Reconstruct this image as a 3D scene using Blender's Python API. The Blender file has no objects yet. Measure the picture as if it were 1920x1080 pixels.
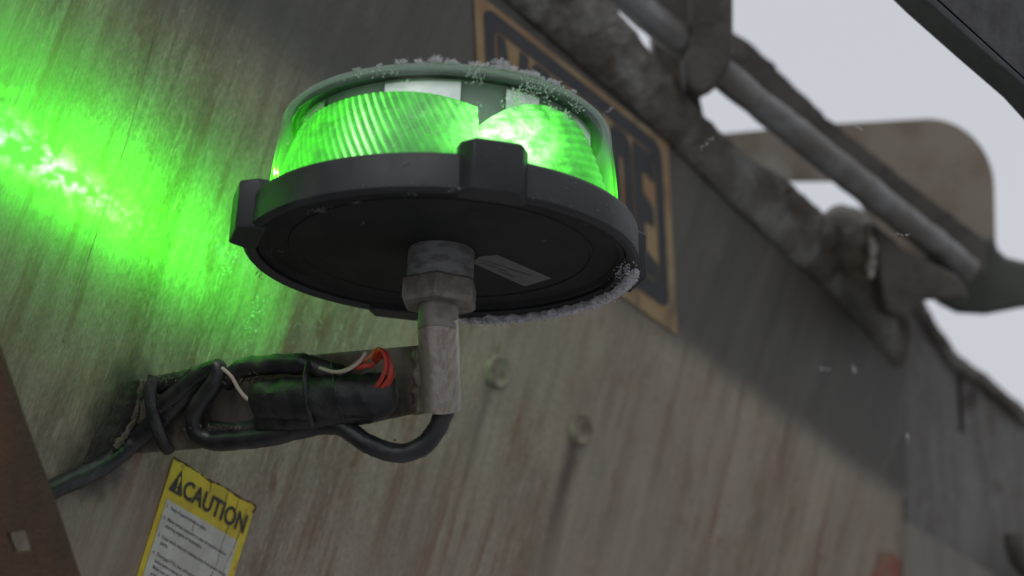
import bpy, bmesh, math, random
from mathutils import Vector, Matrix, noise
random.seed(7)
S = bpy.context.scene
COL = S.collection
R = math.radians

# ---------------------------------------------------------------- camera
PITCH = R(18.0); F = 3583.0
CAMLOC = Vector((0, 0, 1.6))
RT = Vector((1, 0, 0)); UP = Vector((0, -math.sin(PITCH), math.cos(PITCH))); FW = Vector((0, math.cos(PITCH), math.sin(PITCH)))
cd = bpy.data.cameras.new('camera'); cam = bpy.data.objects.new('camera', cd); COL.objects.link(cam)
cam.location = CAMLOC; cam.rotation_euler = (R(90) + PITCH, 0, 0)
cd.sensor_width = 36; cd.lens = 36 * F / 1920; cd.clip_start = 0.01; cd.clip_end = 2000
cd.dof.use_dof = True; cd.dof.focus_distance = 1.19; cd.dof.aperture_fstop = 4.8
S.camera = cam

# ---------------------------------------------------------------- overcast sky
SUN_EL, SUN_AZ = R(48), R(200)
w = bpy.data.worlds.new('World'); S.world = w; w.use_nodes = True
nt = w.node_tree; nt.nodes.clear()
sky = nt.nodes.new('ShaderNodeTexSky'); sky.sky_type = 'NISHITA'; sky.sun_disc = False
sky.sun_elevation = SUN_EL; sky.sun_rotation = SUN_AZ; sky.dust_density = 6; sky.air_density = 1.5
hs = nt.nodes.new('ShaderNodeHueSaturation'); hs.inputs['Saturation'].default_value = 0.12
mx = nt.nodes.new('ShaderNodeMix'); mx.data_type = 'RGBA'; mx.inputs['Factor'].default_value = 0.82
mx.inputs['B'].default_value = (5.9, 6.15, 6.65, 1)
bg = nt.nodes.new('ShaderNodeBackground'); bg.inputs['Strength'].default_value = 0.107
out = nt.nodes.new('ShaderNodeOutputWorld')
nt.links.new(sky.outputs[0], hs.inputs['Color']); nt.links.new(hs.outputs[0], mx.inputs['A'])
nt.links.new(mx.outputs['Result'], bg.inputs['Color']); nt.links.new(bg.outputs[0], out.inputs[0])
sd = bpy.data.lights.new('sun', 'SUN'); sd.energy = 0.5; sd.angle = R(25); sd.color = (1, 0.97, 0.93)
sun = bpy.data.objects.new('sun', sd); COL.objects.link(sun)
sdir = Vector((math.sin(SUN_AZ) * math.cos(SUN_EL), math.cos(SUN_AZ) * math.cos(SUN_EL), math.sin(SUN_EL)))
sun.rotation_euler = sdir.to_track_quat('Z', 'Y').to_euler()
S.view_settings.view_transform = 'Standard'; S.view_settings.look = 'None'; S.view_settings.exposure = 0.0; S.view_settings.gamma = 1.0

# ---------------------------------------------------------------- measuring helpers
def C(x, y, d):
    return CAMLOC + (RT * ((x - 960) / F) + UP * (-(y - 540) / F) + FW) * d
def cv(a, b, c):
    return (RT * a + UP * b + FW * c)
class Plane:
    def __init__(s, P, H, V):
        s.P = P; s.H = H.normalized(); s.n = s.H.cross(V).normalized()
        if s.n.dot(CAMLOC - P) < 0: s.n = -s.n
        s.V = (V - s.n * V.dot(s.n)).normalized()
    def at(s, x, y, off=0.0):
        r = RT * ((x - 960) / F) + UP * (-(y - 540) / F) + FW
        t = s.n.dot(s.P + s.n * off - CAMLOC) / s.n.dot(r)
        return CAMLOC + r * t
    def uv(s, p):
        d = p - s.P
        # skewed coordinates: u across, v up along the run-off direction
        h = s.H; v = s.V
        a = d.dot(h); b = d.dot(v); g = h.dot(v); k = 1 - g * g
        return ((a - b * g) / k, (b - a * g) / k)
WALL = Plane(C(230, 790, 1.25), cv(.624, -.43, .652), cv(.247, .90, .357))
def crease(x): return 640 + .705 * (x - 1280)
cr0, cr1 = WALL.at(400, crease(400)), WALL.at(1600, crease(1600))
UPPER = Plane(cr1, cr1 - cr0, cv(0, 1, -0.05))

# ---------------------------------------------------------------- material helpers
def mat(name, base=(.5, .5, .5), rough=.6, metal=0, spec=.5, base2=None, scale=(20, 20, 20), coord='Object',
        lo=.4, hi=.6, bump=0.0, bscale=None, base3=None, scale3=(6, 6, 6), lo3=.5, hi3=.65, rough2=None, detail=6):
    m = bpy.data.materials.new(name); m.use_nodes = True
    t = m.node_tree; n = t.nodes; b = n['Principled BSDF']
    b.inputs['Base Color'].default_value = (*base, 1); b.inputs['Roughness'].default_value = rough
    b.inputs['Metallic'].default_value = metal; b.inputs['Specular IOR Level'].default_value = spec
    tc = n.new('ShaderNodeTexCoord')
    def nz(sc, det=detail, dist=0.0, rgh=.6):
        mp = n.new('ShaderNodeMapping'); mp.inputs['Scale'].default_value = sc
        t.links.new(tc.outputs[coord], mp.inputs['Vector'])
        z = n.new('ShaderNodeTexNoise'); z.inputs['Scale'].default_value = 1; z.inputs['Detail'].default_value = det
        z.inputs['Distortion'].default_value = dist; z.inputs['Roughness'].default_value = rgh
        t.links.new(mp.outputs[0], z.inputs['Vector']); return z.outputs['Fac']
    def ramp(src, a, c):
        r = n.new('ShaderNodeMapRange'); r.interpolation_type = 'SMOOTHSTEP'
        r.inputs['From Min'].default_value = a; r.inputs['From Max'].default_value = c
        t.links.new(src, r.inputs['Value']); return r.outputs[0]
    def mix(fac, A, B):
        x = n.new('ShaderNodeMix'); x.data_type = 'RGBA'; t.links.new(fac, x.inputs['Factor'])
        if isinstance(A, tuple): x.inputs['A'].default_value = (*A, 1)
        else: t.links.new(A, x.inputs['A'])
        if isinstance(B, tuple): x.inputs['B'].default_value = (*B, 1)
        else: t.links.new(B, x.inputs['B'])
        return x.outputs['Result']
    m['h'] = 0
    col = base
    if base2:
        f = ramp(nz(scale), lo, hi); col = mix(f, base, base2)
        if rough2 is not None:
            q = n.new('ShaderNodeMapRange'); q.inputs['To Min'].default_value = rough; q.inputs['To Max'].default_value = rough2
            t.links.new(f, q.inputs['Value']); t.links.new(q.outputs[0], b.inputs['Roughness'])
    if base3: col = mix(ramp(nz(scale3), lo3, hi3), col, base3)
    if not isinstance(col, tuple): t.links.new(col, b.inputs['Base Color'])
    if bump:
        bp = n.new('ShaderNodeBump'); bp.inputs['Strength'].default_value = 1; bp.inputs['Distance'].default_value = bump
        t.links.new(nz(bscale or scale, 4), bp.inputs['Height']); t.links.new(bp.outputs[0], b.inputs['Normal'])
    m['ok'] = 1
    return m, (t, n, b, tc, nz, ramp, mix)

def emis(name, col, s, diff=None):
    m = bpy.data.materials.new(name); m.use_nodes = True; b = m.node_tree.nodes['Principled BSDF']
    b.inputs['Base Color'].default_value = (*(diff or col), 1); b.inputs['Emission Color'].default_value = (*col, 1)
    b.inputs['Emission Strength'].default_value = s; b.inputs['Roughness'].default_value = .3
    return m

# weathered wall: streaks along v, pale salt patches, rust runs, marks under the two bolts
def wall_material(name, base, streak, pale, rust, bolts=(), rust_amt=(.56, .72), kpale=.55, band=None, spots=()):
    m, (t, n, b, tc, nz, ramp, mix) = mat(name, base, rough=.55, coord='UV')
    c = mix(ramp(nz((46, 3.0, 1), 8, .15), .40, .62), base, streak)
    c = mix(ramp(nz((90, 11, 1), 9, .2, .7), .52, .70), c, tuple(v * f_ for v, f_ in zip(streak, (.80, .62, .50))))
    c = mix(ramp(nz((210, 14, 1), 7, .3), .45, .72), c, tuple(v * .52 for v in base))
    c = mix(ramp(nz((260, 22, 1), 6, .3), .55, .75), c, tuple(min(1, v * 1.5) for v in base))
    c = mix(ramp(nz((62, 24, 1), 5, .2, .5), .57, .68), c, tuple(v * f_ for v, f_ in zip(streak, (.85, .70, .58))))
    c = mix(ramp(nz((16, 5, 1), 4, .2, .5), .42, .70), c, tuple(v * 1.12 for v in base))
    pf = ramp(nz((95, 34, 1), 12, .1, .82), .50, .70)
    k = n.new('ShaderNodeMath'); k.operation = 'MULTIPLY'; k.inputs[1].default_value = kpale; t.links.new(pf, k.inputs[0])
    c = mix(k.outputs[0], c, pale)
    rf = n.new('ShaderNodeMath'); rf.operation = 'MULTIPLY'
    t.links.new(ramp(nz((75, 4, 1), 9, .2, .65), *rust_amt), rf.inputs[0]); t.links.new(ramp(nz((5, 4, 1), 3), .35, .62), rf.inputs[1])
    k2 = n.new('ShaderNodeMath'); k2.operation = 'MULTIPLY'; k2.inputs[1].default_value = .95; t.links.new(rf.outputs[0], k2.inputs[0])
    c = mix(k2.outputs[0], c, rust)
    gm = n.new('ShaderNodeMix'); gm.data_type = 'RGBA'; gm.blend_type = 'MULTIPLY'; gm.inputs['Factor'].default_value = 1.0
    t.links.new(c, gm.inputs['A']); t.links.new(mix(ramp(nz((520, 190, 1), 6, .0, .7), .36, .66), (.74, .73, .71), (1.16, 1.16, 1.15)), gm.inputs['B']); c = gm.outputs['Result']
    # broad tone drift
    c = mix(ramp(nz((3, 2.2, 1), 4), .35, .75), c, mix(ramp(nz((60, 5, 1), 4), .3, .8), tuple(v * .72 for v in base), tuple(v * 1.05 for v in base)))
    sep = n.new('ShaderNodeSeparateXYZ'); t.links.new(tc.outputs['UV'], sep.inputs[0])
    def M(op, a, bb=None, cc=None):
        q = n.new('ShaderNodeMath'); q.operation = op
        for i, v in enumerate((a, bb, cc)):
            if v is None: continue
            if isinstance(v, (int, float)): q.inputs[i].default_value = v
            else: t.links.new(v, q.inputs[i])
        return q.outputs[0]
    wob = nz((30, 30, 1), 3)
    if band:  # shade under the rail, painted as a darker colour above the crease
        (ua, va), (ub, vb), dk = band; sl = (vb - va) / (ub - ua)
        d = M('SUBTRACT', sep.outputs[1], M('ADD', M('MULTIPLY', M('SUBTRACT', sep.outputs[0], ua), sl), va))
        wd_ = n.new('ShaderNodeMapRange'); wd_.inputs['From Min'].default_value = SHADE_U[0]; wd_.inputs['From Max'].default_value = SHADE_U[1]
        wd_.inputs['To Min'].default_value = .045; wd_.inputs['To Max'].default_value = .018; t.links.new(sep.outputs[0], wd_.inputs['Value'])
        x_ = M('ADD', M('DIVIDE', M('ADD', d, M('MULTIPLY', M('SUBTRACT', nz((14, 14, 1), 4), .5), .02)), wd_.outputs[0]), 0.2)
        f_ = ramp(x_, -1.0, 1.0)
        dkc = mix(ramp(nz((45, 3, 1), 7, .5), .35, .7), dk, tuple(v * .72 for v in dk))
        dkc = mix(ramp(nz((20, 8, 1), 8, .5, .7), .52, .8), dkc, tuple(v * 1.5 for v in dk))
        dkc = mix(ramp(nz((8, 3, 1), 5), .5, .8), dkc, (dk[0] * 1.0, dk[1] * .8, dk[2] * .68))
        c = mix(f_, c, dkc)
    for (u0, v0, ru, rv, amt) in spots:
        a_ = M('DIVIDE', M('SUBTRACT', sep.outputs[0], u0), ru); b_ = M('DIVIDE', M('SUBTRACT', sep.outputs[1], v0), rv)
        r_ = M('SQRT', M('ADD', M('MULTIPLY', a_, a_), M('MULTIPLY', b_, b_)))
        r_ = M('ADD', r_, M('MULTIPLY', M('SUBTRACT', nz((70, 50, 1), 6), .5), 1.4))
        c = mix(M('MULTIPLY', ramp(r_, 1.35, .35), amt), c, (.050, .046, .034))
    for (u0, v0, wd, ln, amt) in bolts:
        du = M('SUBTRACT', sep.outputs[0], u0); du = M('ADD', du, M('MULTIPLY', M('SUBTRACT', wob, .5), .012))
        g = M('POWER', 2.718, M('MULTIPLY', M('MULTIPLY', du, du), -1 / (wd * wd)))
        dv = M('SUBTRACT', v0, sep.outputs[1])
        q = n.new('ShaderNodeMapRange'); q.inputs['From Min'].default_value = ln; q.inputs['From Max'].default_value = ln * .25
        t.links.new(dv, q.inputs['Value'])
        on = M('GREATER_THAN', dv, 0.0)
        fac = M('MULTIPLY', M('MULTIPLY', M('MULTIPLY', g, q.outputs[0]), on), amt)
        c = mix(fac, c, (.05, .028, .026))
    t.links.new(c, b.inputs['Base Color'])
    rr = n.new('ShaderNodeMapRange'); rr.inputs['To Min'].default_value = .38; rr.inputs['To Max'].default_value = .8
    t.links.new(nz((60, 6, 1), 5), rr.inputs['Value']); t.links.new(rr.outputs[0], b.inputs['Roughness'])
    bp = n.new('ShaderNodeBump'); bp.inputs['Distance'].default_value = .0009
    h = M('ADD', nz((300, 120, 1), 4), M('MULTIPLY', nz((45, 6, 1), 5), 1.5))
    t.links.new(h, bp.inputs['Height']); t.links.new(bp.outputs[0], b.inputs['Normal'])
    return m

bu = [WALL.uv(WALL.at(932, 700)), WALL.uv(WALL.at(1088, 812))]
SHADE_U = (WALL.uv(cr0)[0], WALL.uv(WALL.at(1150, crease(1150)))[0])
_s = lambda x, y: WALL.uv(WALL.at(x, y))
SPOTS = [(*_s(215, 790), .022, .045, .95), (*_s(255, 740), .014, .022, .8), (*_s(165, 880), .030, .018, .7)]
SHADE_BAND = (WALL.uv(cr0), WALL.uv(cr1), (.098, .091, .081))
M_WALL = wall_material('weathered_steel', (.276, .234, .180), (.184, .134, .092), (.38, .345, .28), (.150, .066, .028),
                       [(bu[0][0] - .004, bu[0][1], .007, .13, .55), (bu[1][0] - .004, bu[1][1], .010, .16, .85)], (.50, .64), .8, SHADE_BAND, SPOTS)
M_UPPER = wall_material('grey_painted_steel', (.085, .080, .074), (.065, .058, .052), (.11, .11, .105), (.07, .036, .025), (), (.6, .8), .4)
M_SIDE = wall_material('side_steel', (.165, .157, .150), (.12, .108, .10), (.27, .27, .30), (.13, .095, .07), (), (.56, .75), .9)
M_RUST = mat('rusty_brown_steel', (.072, .036, .013), .75, base2=(.030, .020, .010), scale=(30, 30, 9), lo=.35, hi=.7, bump=.001, bscale=(400, 400, 400), base3=(.055, .042, .024), scale3=(7, 7, 7), lo3=.45, hi3=.7)[0]
M_CRUST = mat('frosted_grime', (.130, .120, .106), .9, base2=(.21, .205, .19), scale=(30, 30, 30), lo=.42, hi=.66, bump=.004, bscale=(160, 160, 160), base3=(.075, .058, .045), scale3=(14, 14, 14), lo3=.42, hi3=.64)[0]
M_DARKST = mat('dark_grimy_steel', (.075, .064, .054), .6, base2=(.042, .034, .028), scale=(25, 25, 25), bump=.0015, bscale=(150, 150, 150), base3=(.10, .085, .07), scale3=(12, 12, 12), lo3=.55, hi3=.7)[0]
M_ROD = mat('worn_round_bar', (.20, .20, .20), .45, metal=.4, base2=(.14, .13, .12), scale=(25, 25, 25), bump=.0008, bscale=(200, 200, 200))[0]
M_PLATE = mat('mottled_plate', (.25, .21, .17), .7, base2=(.16, .12, .085), scale=(14, 14, 14), lo=.4, hi=.68, bump=.0006, bscale=(300, 300, 300), base3=(.34, .32, .28), scale3=(20, 20, 12), lo3=.55, hi3=.72)[0]
M_GREENST = mat('green_black_steel', (.058, .066, .053), .6, base2=(.04, .045, .036), scale=(20, 20, 20))[0]
M_BEAM = mat('blue_grey_steel', (.075, .075, .085), .55, base2=(.05, .048, .055), scale=(90, 90, 30), lo=.4, hi=.65, base3=(.09, .07, .06), scale3=(120, 120, 60), lo3=.62, hi3=.75, bump=.0003, bscale=(300, 300, 300))[0]
M_BEAMEDGE = mat('dark_beam_edge', (.045, .048, .055), .45, base2=(.06, .062, .068), scale=(60, 60, 60))[0]
M_BLACKP = mat('black_plastic', (.015, .016, .018), .46, spec=.4, base2=(.027, .028, .031), scale=(35, 35, 35), lo=.4, hi=.7, bump=.00015, bscale=(500, 500, 500), rough2=.6)[0]
M_BLACKBASE = mat('black_base_plastic', (.010, .011, .011), .7, spec=.3, base2=(.018, .018, .018), scale=(25, 25, 25), bump=.0002, bscale=(400, 400, 400))[0]
M_DARKHOLE = mat('hole_black', (.005, .005, .005), .8)[0]
M_TUBE = mat('worn_steel_tube', (.43, .39, .35), .33, metal=.7, base2=(.33, .27, .225), scale=(300, 300, 30), lo=.40, hi=.68, rough2=.5, base3=(.24, .17, .12), scale3=(160, 160, 24), lo3=.62, hi3=.85, bump=.0002, bscale=(300, 300, 60))[0]
M_NUT = mat('dull_zinc', (.24, .22, .195), .42, metal=.35, base2=(.16, .14, .12), scale=(60, 60, 60), bump=.0003, bscale=(300, 300, 300))[0]
M_THREAD = mat('threaded_zinc', (.26, .265, .27), .5, metal=.15, base2=(.16, .155, .15), scale=(80, 80, 200), bump=.0003, bscale=(200, 200, 900))[0]
M_ARM = mat('arm_steel', (.23, .20, .165), .55, metal=.2, base2=(.085, .065, .048), scale=(26, 26, 12), lo=.4, hi=.62, bump=.0004, bscale=(220, 220, 220), base3=(.26, .25, .23), scale3=(50, 50, 30), lo3=.62, hi3=.78)[0]
M_CABLE = mat('black_cable', (.014, .015, .017), .38, base2=(.03, .03, .03), scale=(60, 60, 60), bump=.0006, bscale=(130, 130, 130))[0]
M_TAPE = mat('black_tape', (.010, .011, .012), .48, base2=(.022, .022, .022), scale=(70, 70, 70), bump=.0012, bscale=(90, 90, 90))[0]
M_MUD = mat('frozen_mud', (.075, .062, .042), .8, base2=(.12, .11, .09), scale=(150, 150, 150), bump=.002, bscale=(200, 200, 200))[0]
M_REDW = mat('red_wire', (.42, .035, .02), .4)[0]
M_WHITEW = mat('white_wire', (.42, .36, .30), .5)[0]
M_PURPW = mat('purple_wire', (.22, .04, .13), .4)[0]
M_ORANGEW = mat('orange_wire', (.45, .10, .02), .4)[0]
M_FROST = mat('hoar_frost', (.62, .62, .66), .7, base2=(.48, .47, .50), scale=(300, 300, 300))[0]
M_FROST.node_tree.nodes['Principled BSDF'].inputs['Subsurface Weight'].default_value = .0
M_YELLOW = mat('yellow_vinyl', (.60, .47, .018), .5, base2=(.48, .37, .02), scale=(60, 60, 60), base3=(.28, .13, .03), scale3=(110, 110, 40), lo3=.62, hi3=.74)[0]
M_WHITEV = mat('white_vinyl', (.50, .50, .46), .5, base2=(.42, .41, .37), scale=(60, 60, 60), base3=(.22, .17, .11), scale3=(140, 140, 30), lo3=.64, hi3=.74)[0]
M_INK = mat('black_ink', (.018, .018, .022), .5)[0]
M_INKGREY = mat('grey_ink', (.075, .07, .085), .6)[0]
M_GOLD = mat('gold_vinyl', (.31, .225, .115), .6, base2=(.28, .155, .075), scale=(14, 14, 14), lo=.42, hi=.62, base3=(.13, .10, .07), scale3=(40, 40, 20), lo3=.5, hi3=.7)[0]
M_NAVY = mat('navy_black_vinyl', (.020, .022, .028), .5, base2=(.032, .034, .036), scale=(30, 30, 20))[0]
M_PAPER = mat('grey_paper_label', (.13, .125, .118), .7, base2=(.13, .125, .12), scale=(200, 200, 200))[0]
M_REDST = mat('faded_red_vinyl', (.22, .07, .045), .6, base2=(.20, .13, .08), scale=(40, 40, 40))[0]
M_SCRATCH = mat('scraped_grey', (.22, .22, .23), .6, base2=(.06, .06, .06), scale=(500, 500, 500), lo=.45, hi=.6)[0]

# ---------------------------------------------------------------- object helpers
def props(o, label=None, cat=None, group=None, kind=None):
    for k, v in (('label', label), ('category', cat), ('group', group), ('kind', kind)):
        if v: o[k] = v
    return o
def thing(name, label, cat, loc=(0, 0, 0), rot=None, group=None):
    o = bpy.data.objects.new(name, None); COL.objects.link(o); o.empty_display_size = .02
    m = Matrix.Translation(Vector(loc)) @ (rot.to_4x4() if rot else Matrix.Identity(4))
    o.matrix_world = m; o['_x'] = 0; del o['_x']
    MW[o.name] = m
    return props(o, label, cat, group)
MW = {}
def link(name, bm, m, parent=None, local=False, smooth=True, label=None, bevel=0, autosm=True):
    me = bpy.data.meshes.new(name)
    bmesh.ops.recalc_face_normals(bm, faces=bm.faces[:]) if not getattr(bm, 'keep', False) else None
    if parent is not None and not local:
        bm.transform(MW[parent.name].inverted())
    bm.to_mesh(me); bm.free(); me.materials.append(m)
    o = bpy.data.objects.new(name, me); COL.objects.link(o)
    if parent is not None:
        o.parent = parent
        MW[o.name] = MW[parent.name]
    else: MW[o.name] = Matrix.Identity(4)
    if label: o['label'] = label
    if bevel:
        b = o.modifiers.new('bevel', 'BEVEL'); b.width = bevel; b.segments = 2; b.limit_method = 'ANGLE'; b.angle_limit = R(40)
    if smooth:
        for p in me.polygons: p.use_smooth = True
        if autosm:
            try: me.set_sharp_from_angle(angle=R(38))
            except Exception: pass
    return o
def plate(pts, back, holes=()):
    """solid plate: outline points (3D), extruded by vector back; optional holes"""
    bm = bmesh.new(); edges = []
    loops = [pts] + list(holes); rings = []
    for L in loops:
        vs = [bm.verts.new(p) for p in L]; rings.append(vs)
        for i in range(len(vs)): edges.append(bm.edges.new((vs[i], vs[(i + 1) % len(vs)])))
    if holes: bmesh.ops.triangle_fill(bm, edges=edges, use_beauty=True)
    else: bm.faces.new(rings[0])
    if back is not None:
        fs = bm.faces[:]
        r = bmesh.ops.extrude_face_region(bm, geom=fs)
        for v in [g for g in r['geom'] if isinstance(g, bmesh.types.BMVert)]: v.co += back
        # original faces remain as front
    return bm
def rough_outline(px, step=14, amp=2.0, seed=0, closed=True):
    out = []; n = len(px)
    for i in range(n if closed else n - 1):
        a = Vector((*px[i], 0)); b = Vector((*px[(i + 1) % n], 0)); k = max(1, int((b - a).length / step))
        for j in range(k):
            p = a.lerp(b, j / k); q = noise.noise_vector(Vector((p.x * .05, p.y * .05, seed))) * amp + noise.noise_vector(Vector((p.x * .2, p.y * .2, seed + 5))) * amp * .5
            out.append((p.x + q.x, p.y + q.y))
    return out
def smooth_px(px, it=2, keep_closed=True):
    for _ in range(it):
        o = []
        n = len(px)
        for i in range(n):
            a = px[i]; b = px[(i + 1) % n]
            o.append((a[0] * .75 + b[0] * .25, a[1] * .75 + b[1] * .25)); o.append((a[0] * .25 + b[0] * .75, a[1] * .25 + b[1] * .75))
        px = o
    return px
def spline(pts, k=8):
    out = []; P = [pts[0]] + list(pts) + [pts[-1]]
    for i in range(1, len(P) - 2):
        a, b, c, d = P[i - 1:i + 3]
        for j in range(k):
            t = j / k
            out.append(.5 * ((2 * b) + (c - a) * t + (2 * a - 5 * b + 4 * c - d) * t * t + (3 * b - a - 3 * c + d) * t ** 3))
    out.append(P[-2]); return out
def tube_bm(pts, rad, seg=14, k=8, wob=0.0, wf=80, seed=0, bm=None, flat=1.0, straight=False):
    bm = bm or bmesh.new(); Q = list(pts) if straight else spline(pts, k); n = len(Q)
    rings = []; prev = None
    for i, p in enumerate(Q):
        tn = (Q[min(i + 1, n - 1)] - Q[max(i - 1, 0)]).normalized()
        if prev is None: s = tn.cross(FW).normalized()
        else: s = (prev - tn * prev.dot(tn)).normalized()
        prev = s; u = tn.cross(s).normalized()
        r = rad(i / (n - 1)) if callable(rad) else rad
        ring = []
        for j in range(seg):
            a = 2 * math.pi * j / seg
            d = s * math.cos(a) + u * math.sin(a) * flat; c = p + d * r
            if wob: c += d.normalized() * wob * noise.fractal(c * wf + Vector((seed, 0, 0)), 1, 2, 4)
            ring.append(bm.verts.new(c))
        rings.append(ring)
    for a, b in zip(rings, rings[1:]):
        for j in range(seg): bm.faces.new((a[j], a[(j + 1) % seg], b[(j + 1) % seg], b[j]))
    bm.faces.new(rings[0][::-1]); bm.faces.new(rings[-1]); return bm
def lathe(prof, seg=96, bm=None, a0=0, a1=360, cap=True, closed=True):
    bm = bm or bmesh.new(); rings = []; full = abs(a1 - a0 - 360) < 1e-6
    n = seg if full else seg + 1
    for r, z in prof:
        if r < 1e-7 and full: rings.append([bm.verts.new((0, 0, z))]); continue
        rings.append([bm.verts.new((r * math.cos(R(a0 + (a1 - a0) * j / seg)), r * math.sin(R(a0 + (a1 - a0) * j / seg)), z)) for j in range(n)])
    for a, b in zip(rings, rings[1:]):
        if len(a) == 1 and len(b) == 1: continue
        for j in range(seg):
            k = (j + 1) % n
            if len(a) == 1: bm.faces.new((a[0], b[j], b[k]))
            elif len(b) == 1: bm.faces.new((a[j], a[k], b[0]))
            else: bm.faces.new((a[j], a[k], b[k], b[j]))
    return bm
def crystals(places, size, bm=None, long=2.2, up=None, seed=1, spread=1.0):
    """tiny hoar-frost needles and grains; places = list of points"""
    rnd = random.Random(seed); bm = bm or bmesh.new()
    for p in places:
        d = Vector((rnd.gauss(0, 1), rnd.gauss(0, 1), rnd.gauss(0, 1))) * spread
        if up is not None: d += up * 1.6
        d.normalize(); s = size * rnd.uniform(.5, 1.3); L = s * rnd.uniform(.8, long)
        a = d.orthogonal().normalized(); b = d.cross(a)
        top = bm.verts.new(p + d * L); bot = bm.verts.new(p - d * s * .4)
        ring = [bm.verts.new(p + (a * math.cos(q) + b * math.sin(q)) * s * rnd.uniform(.35, .6) + d * s * rnd.uniform(-.1, .3)) for q in (0, 1.57, 3.14, 4.71)]
        for j in range(4):
            bm.faces.new((ring[j], ring[(j + 1) % 4], top)); bm.faces.new((ring[(j + 1) % 4], ring[j], bot))
    return bm
def add_uv(o, plane):
    me = o.data; uv = me.uv_layers.new(name='UVMap'); mw = MW[o.name]
    for l in me.loops: uv.data[l.index].uv = plane.uv(mw @ me.vertices[l.vertex_index].co)
def text_mesh(s, offset=0.0):
    cu = bpy.data.curves.new('t', 'FONT'); cu.body = s; cu.resolution_u = 3; cu.offset = offset
    o = bpy.data.objects.new('t', cu); me = bpy.data.meshes.new_from_object(o)
    vs = [Vector(v.co) for v in me.vertices]; fs = [list(p.vertices) for p in me.polygons]
    bpy.data.objects.remove(o); bpy.data.curves.remove(cu); bpy.data.meshes.remove(me); return vs, fs
class Quad:
    """a flat sticker on a plane, addressed by u (across) and v (down) 0..1"""
    def __init__(s, tl, tr, br, bl): s.q = (tl, tr, br, bl)
    def at(s, u, v, off=0.0):
        tl, tr, br, bl = s.q
        p = tl * (1 - u) * (1 - v) + tr * u * (1 - v) + br * u * v + bl * (1 - u) * v
        n = (tr - tl).cross(bl - tl).normalized()
        if n.dot(CAMLOC - tl) < 0: n = -n
        return p + n * off
    def poly(s, pts, off, holes=(), bm=None):
        b2 = plate([s.at(*p, off) for p in pts], None, [[s.at(*p, off) for p in h] for h in holes])
        if bm is None: return b2
        me = bpy.data.meshes.new('x'); b2.to_mesh(me); b2.free(); bm.from_mesh(me); bpy.data.meshes.remove(me); return bm
    def text(s, txt, u0, v0, u1, v1, off, bm, offset=0.0, jitter=0):
        vs, fs = text_mesh(txt, offset)
        xs = [v.x for v in vs]; ys = [v.y for v in vs]; a, b = min(xs), max(xs); c, d = min(ys), max(ys)
        nv = [bm.verts.new(s.at(u0 + (v.x - a) / (b - a) * (u1 - u0), v1 - (v.y - c) / (d - c) * (v1 - v0), off)) for v in vs]
        for f in fs:
            try: bm.faces.new([nv[i] for i in f])
            except ValueError: pass

# ================================================================ THE SETTING
bm = bmesh.new(); g = 400
for x, y in ((-g, -g), (g, -g), (g, g), (-g, g)): bm.verts.new((x, y, 0))
bm.faces.new(bm.verts[:])
M_GROUND = mat('snowy_yard', (.42, .42, .44), .8, base2=(.20, .19, .18), scale=(2, 2, 2), bump=.02, bscale=(8, 8, 8))[0]
o = link('ground', bm, M_GROUND); props(o, 'snow dusted yard under the truck', None, None, 'structure')

# ================================================================ TRUCK BODY
truck = thing('truck_body', 'huge streaked grey brown steel dump body wall behind the green beacon', 'truck body', WALL.at(600, 900))
def onw(px, pl, off=0): return [pl.at(x, y, off) for x, y in px]
# lower panel
px = [(-900, crease(-900)), (1693, crease(1693)), (1693, 1700), (-900, 1700)]
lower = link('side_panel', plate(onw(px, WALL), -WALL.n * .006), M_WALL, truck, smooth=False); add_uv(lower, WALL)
# upper panel
def topedge(x): return 45 + .90 * (x - 1040)
px = [(-900, crease(-900)), (-900, topedge(-900)), (1700, topedge(1700)), (1700, crease(1700))]
upper = link('upper_panel', plate([UPPER.at(x, y, .0) for x, y in px], -UPPER.n * .006), M_WALL, truck, smooth=False); add_uv(upper, WALL)
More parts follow.
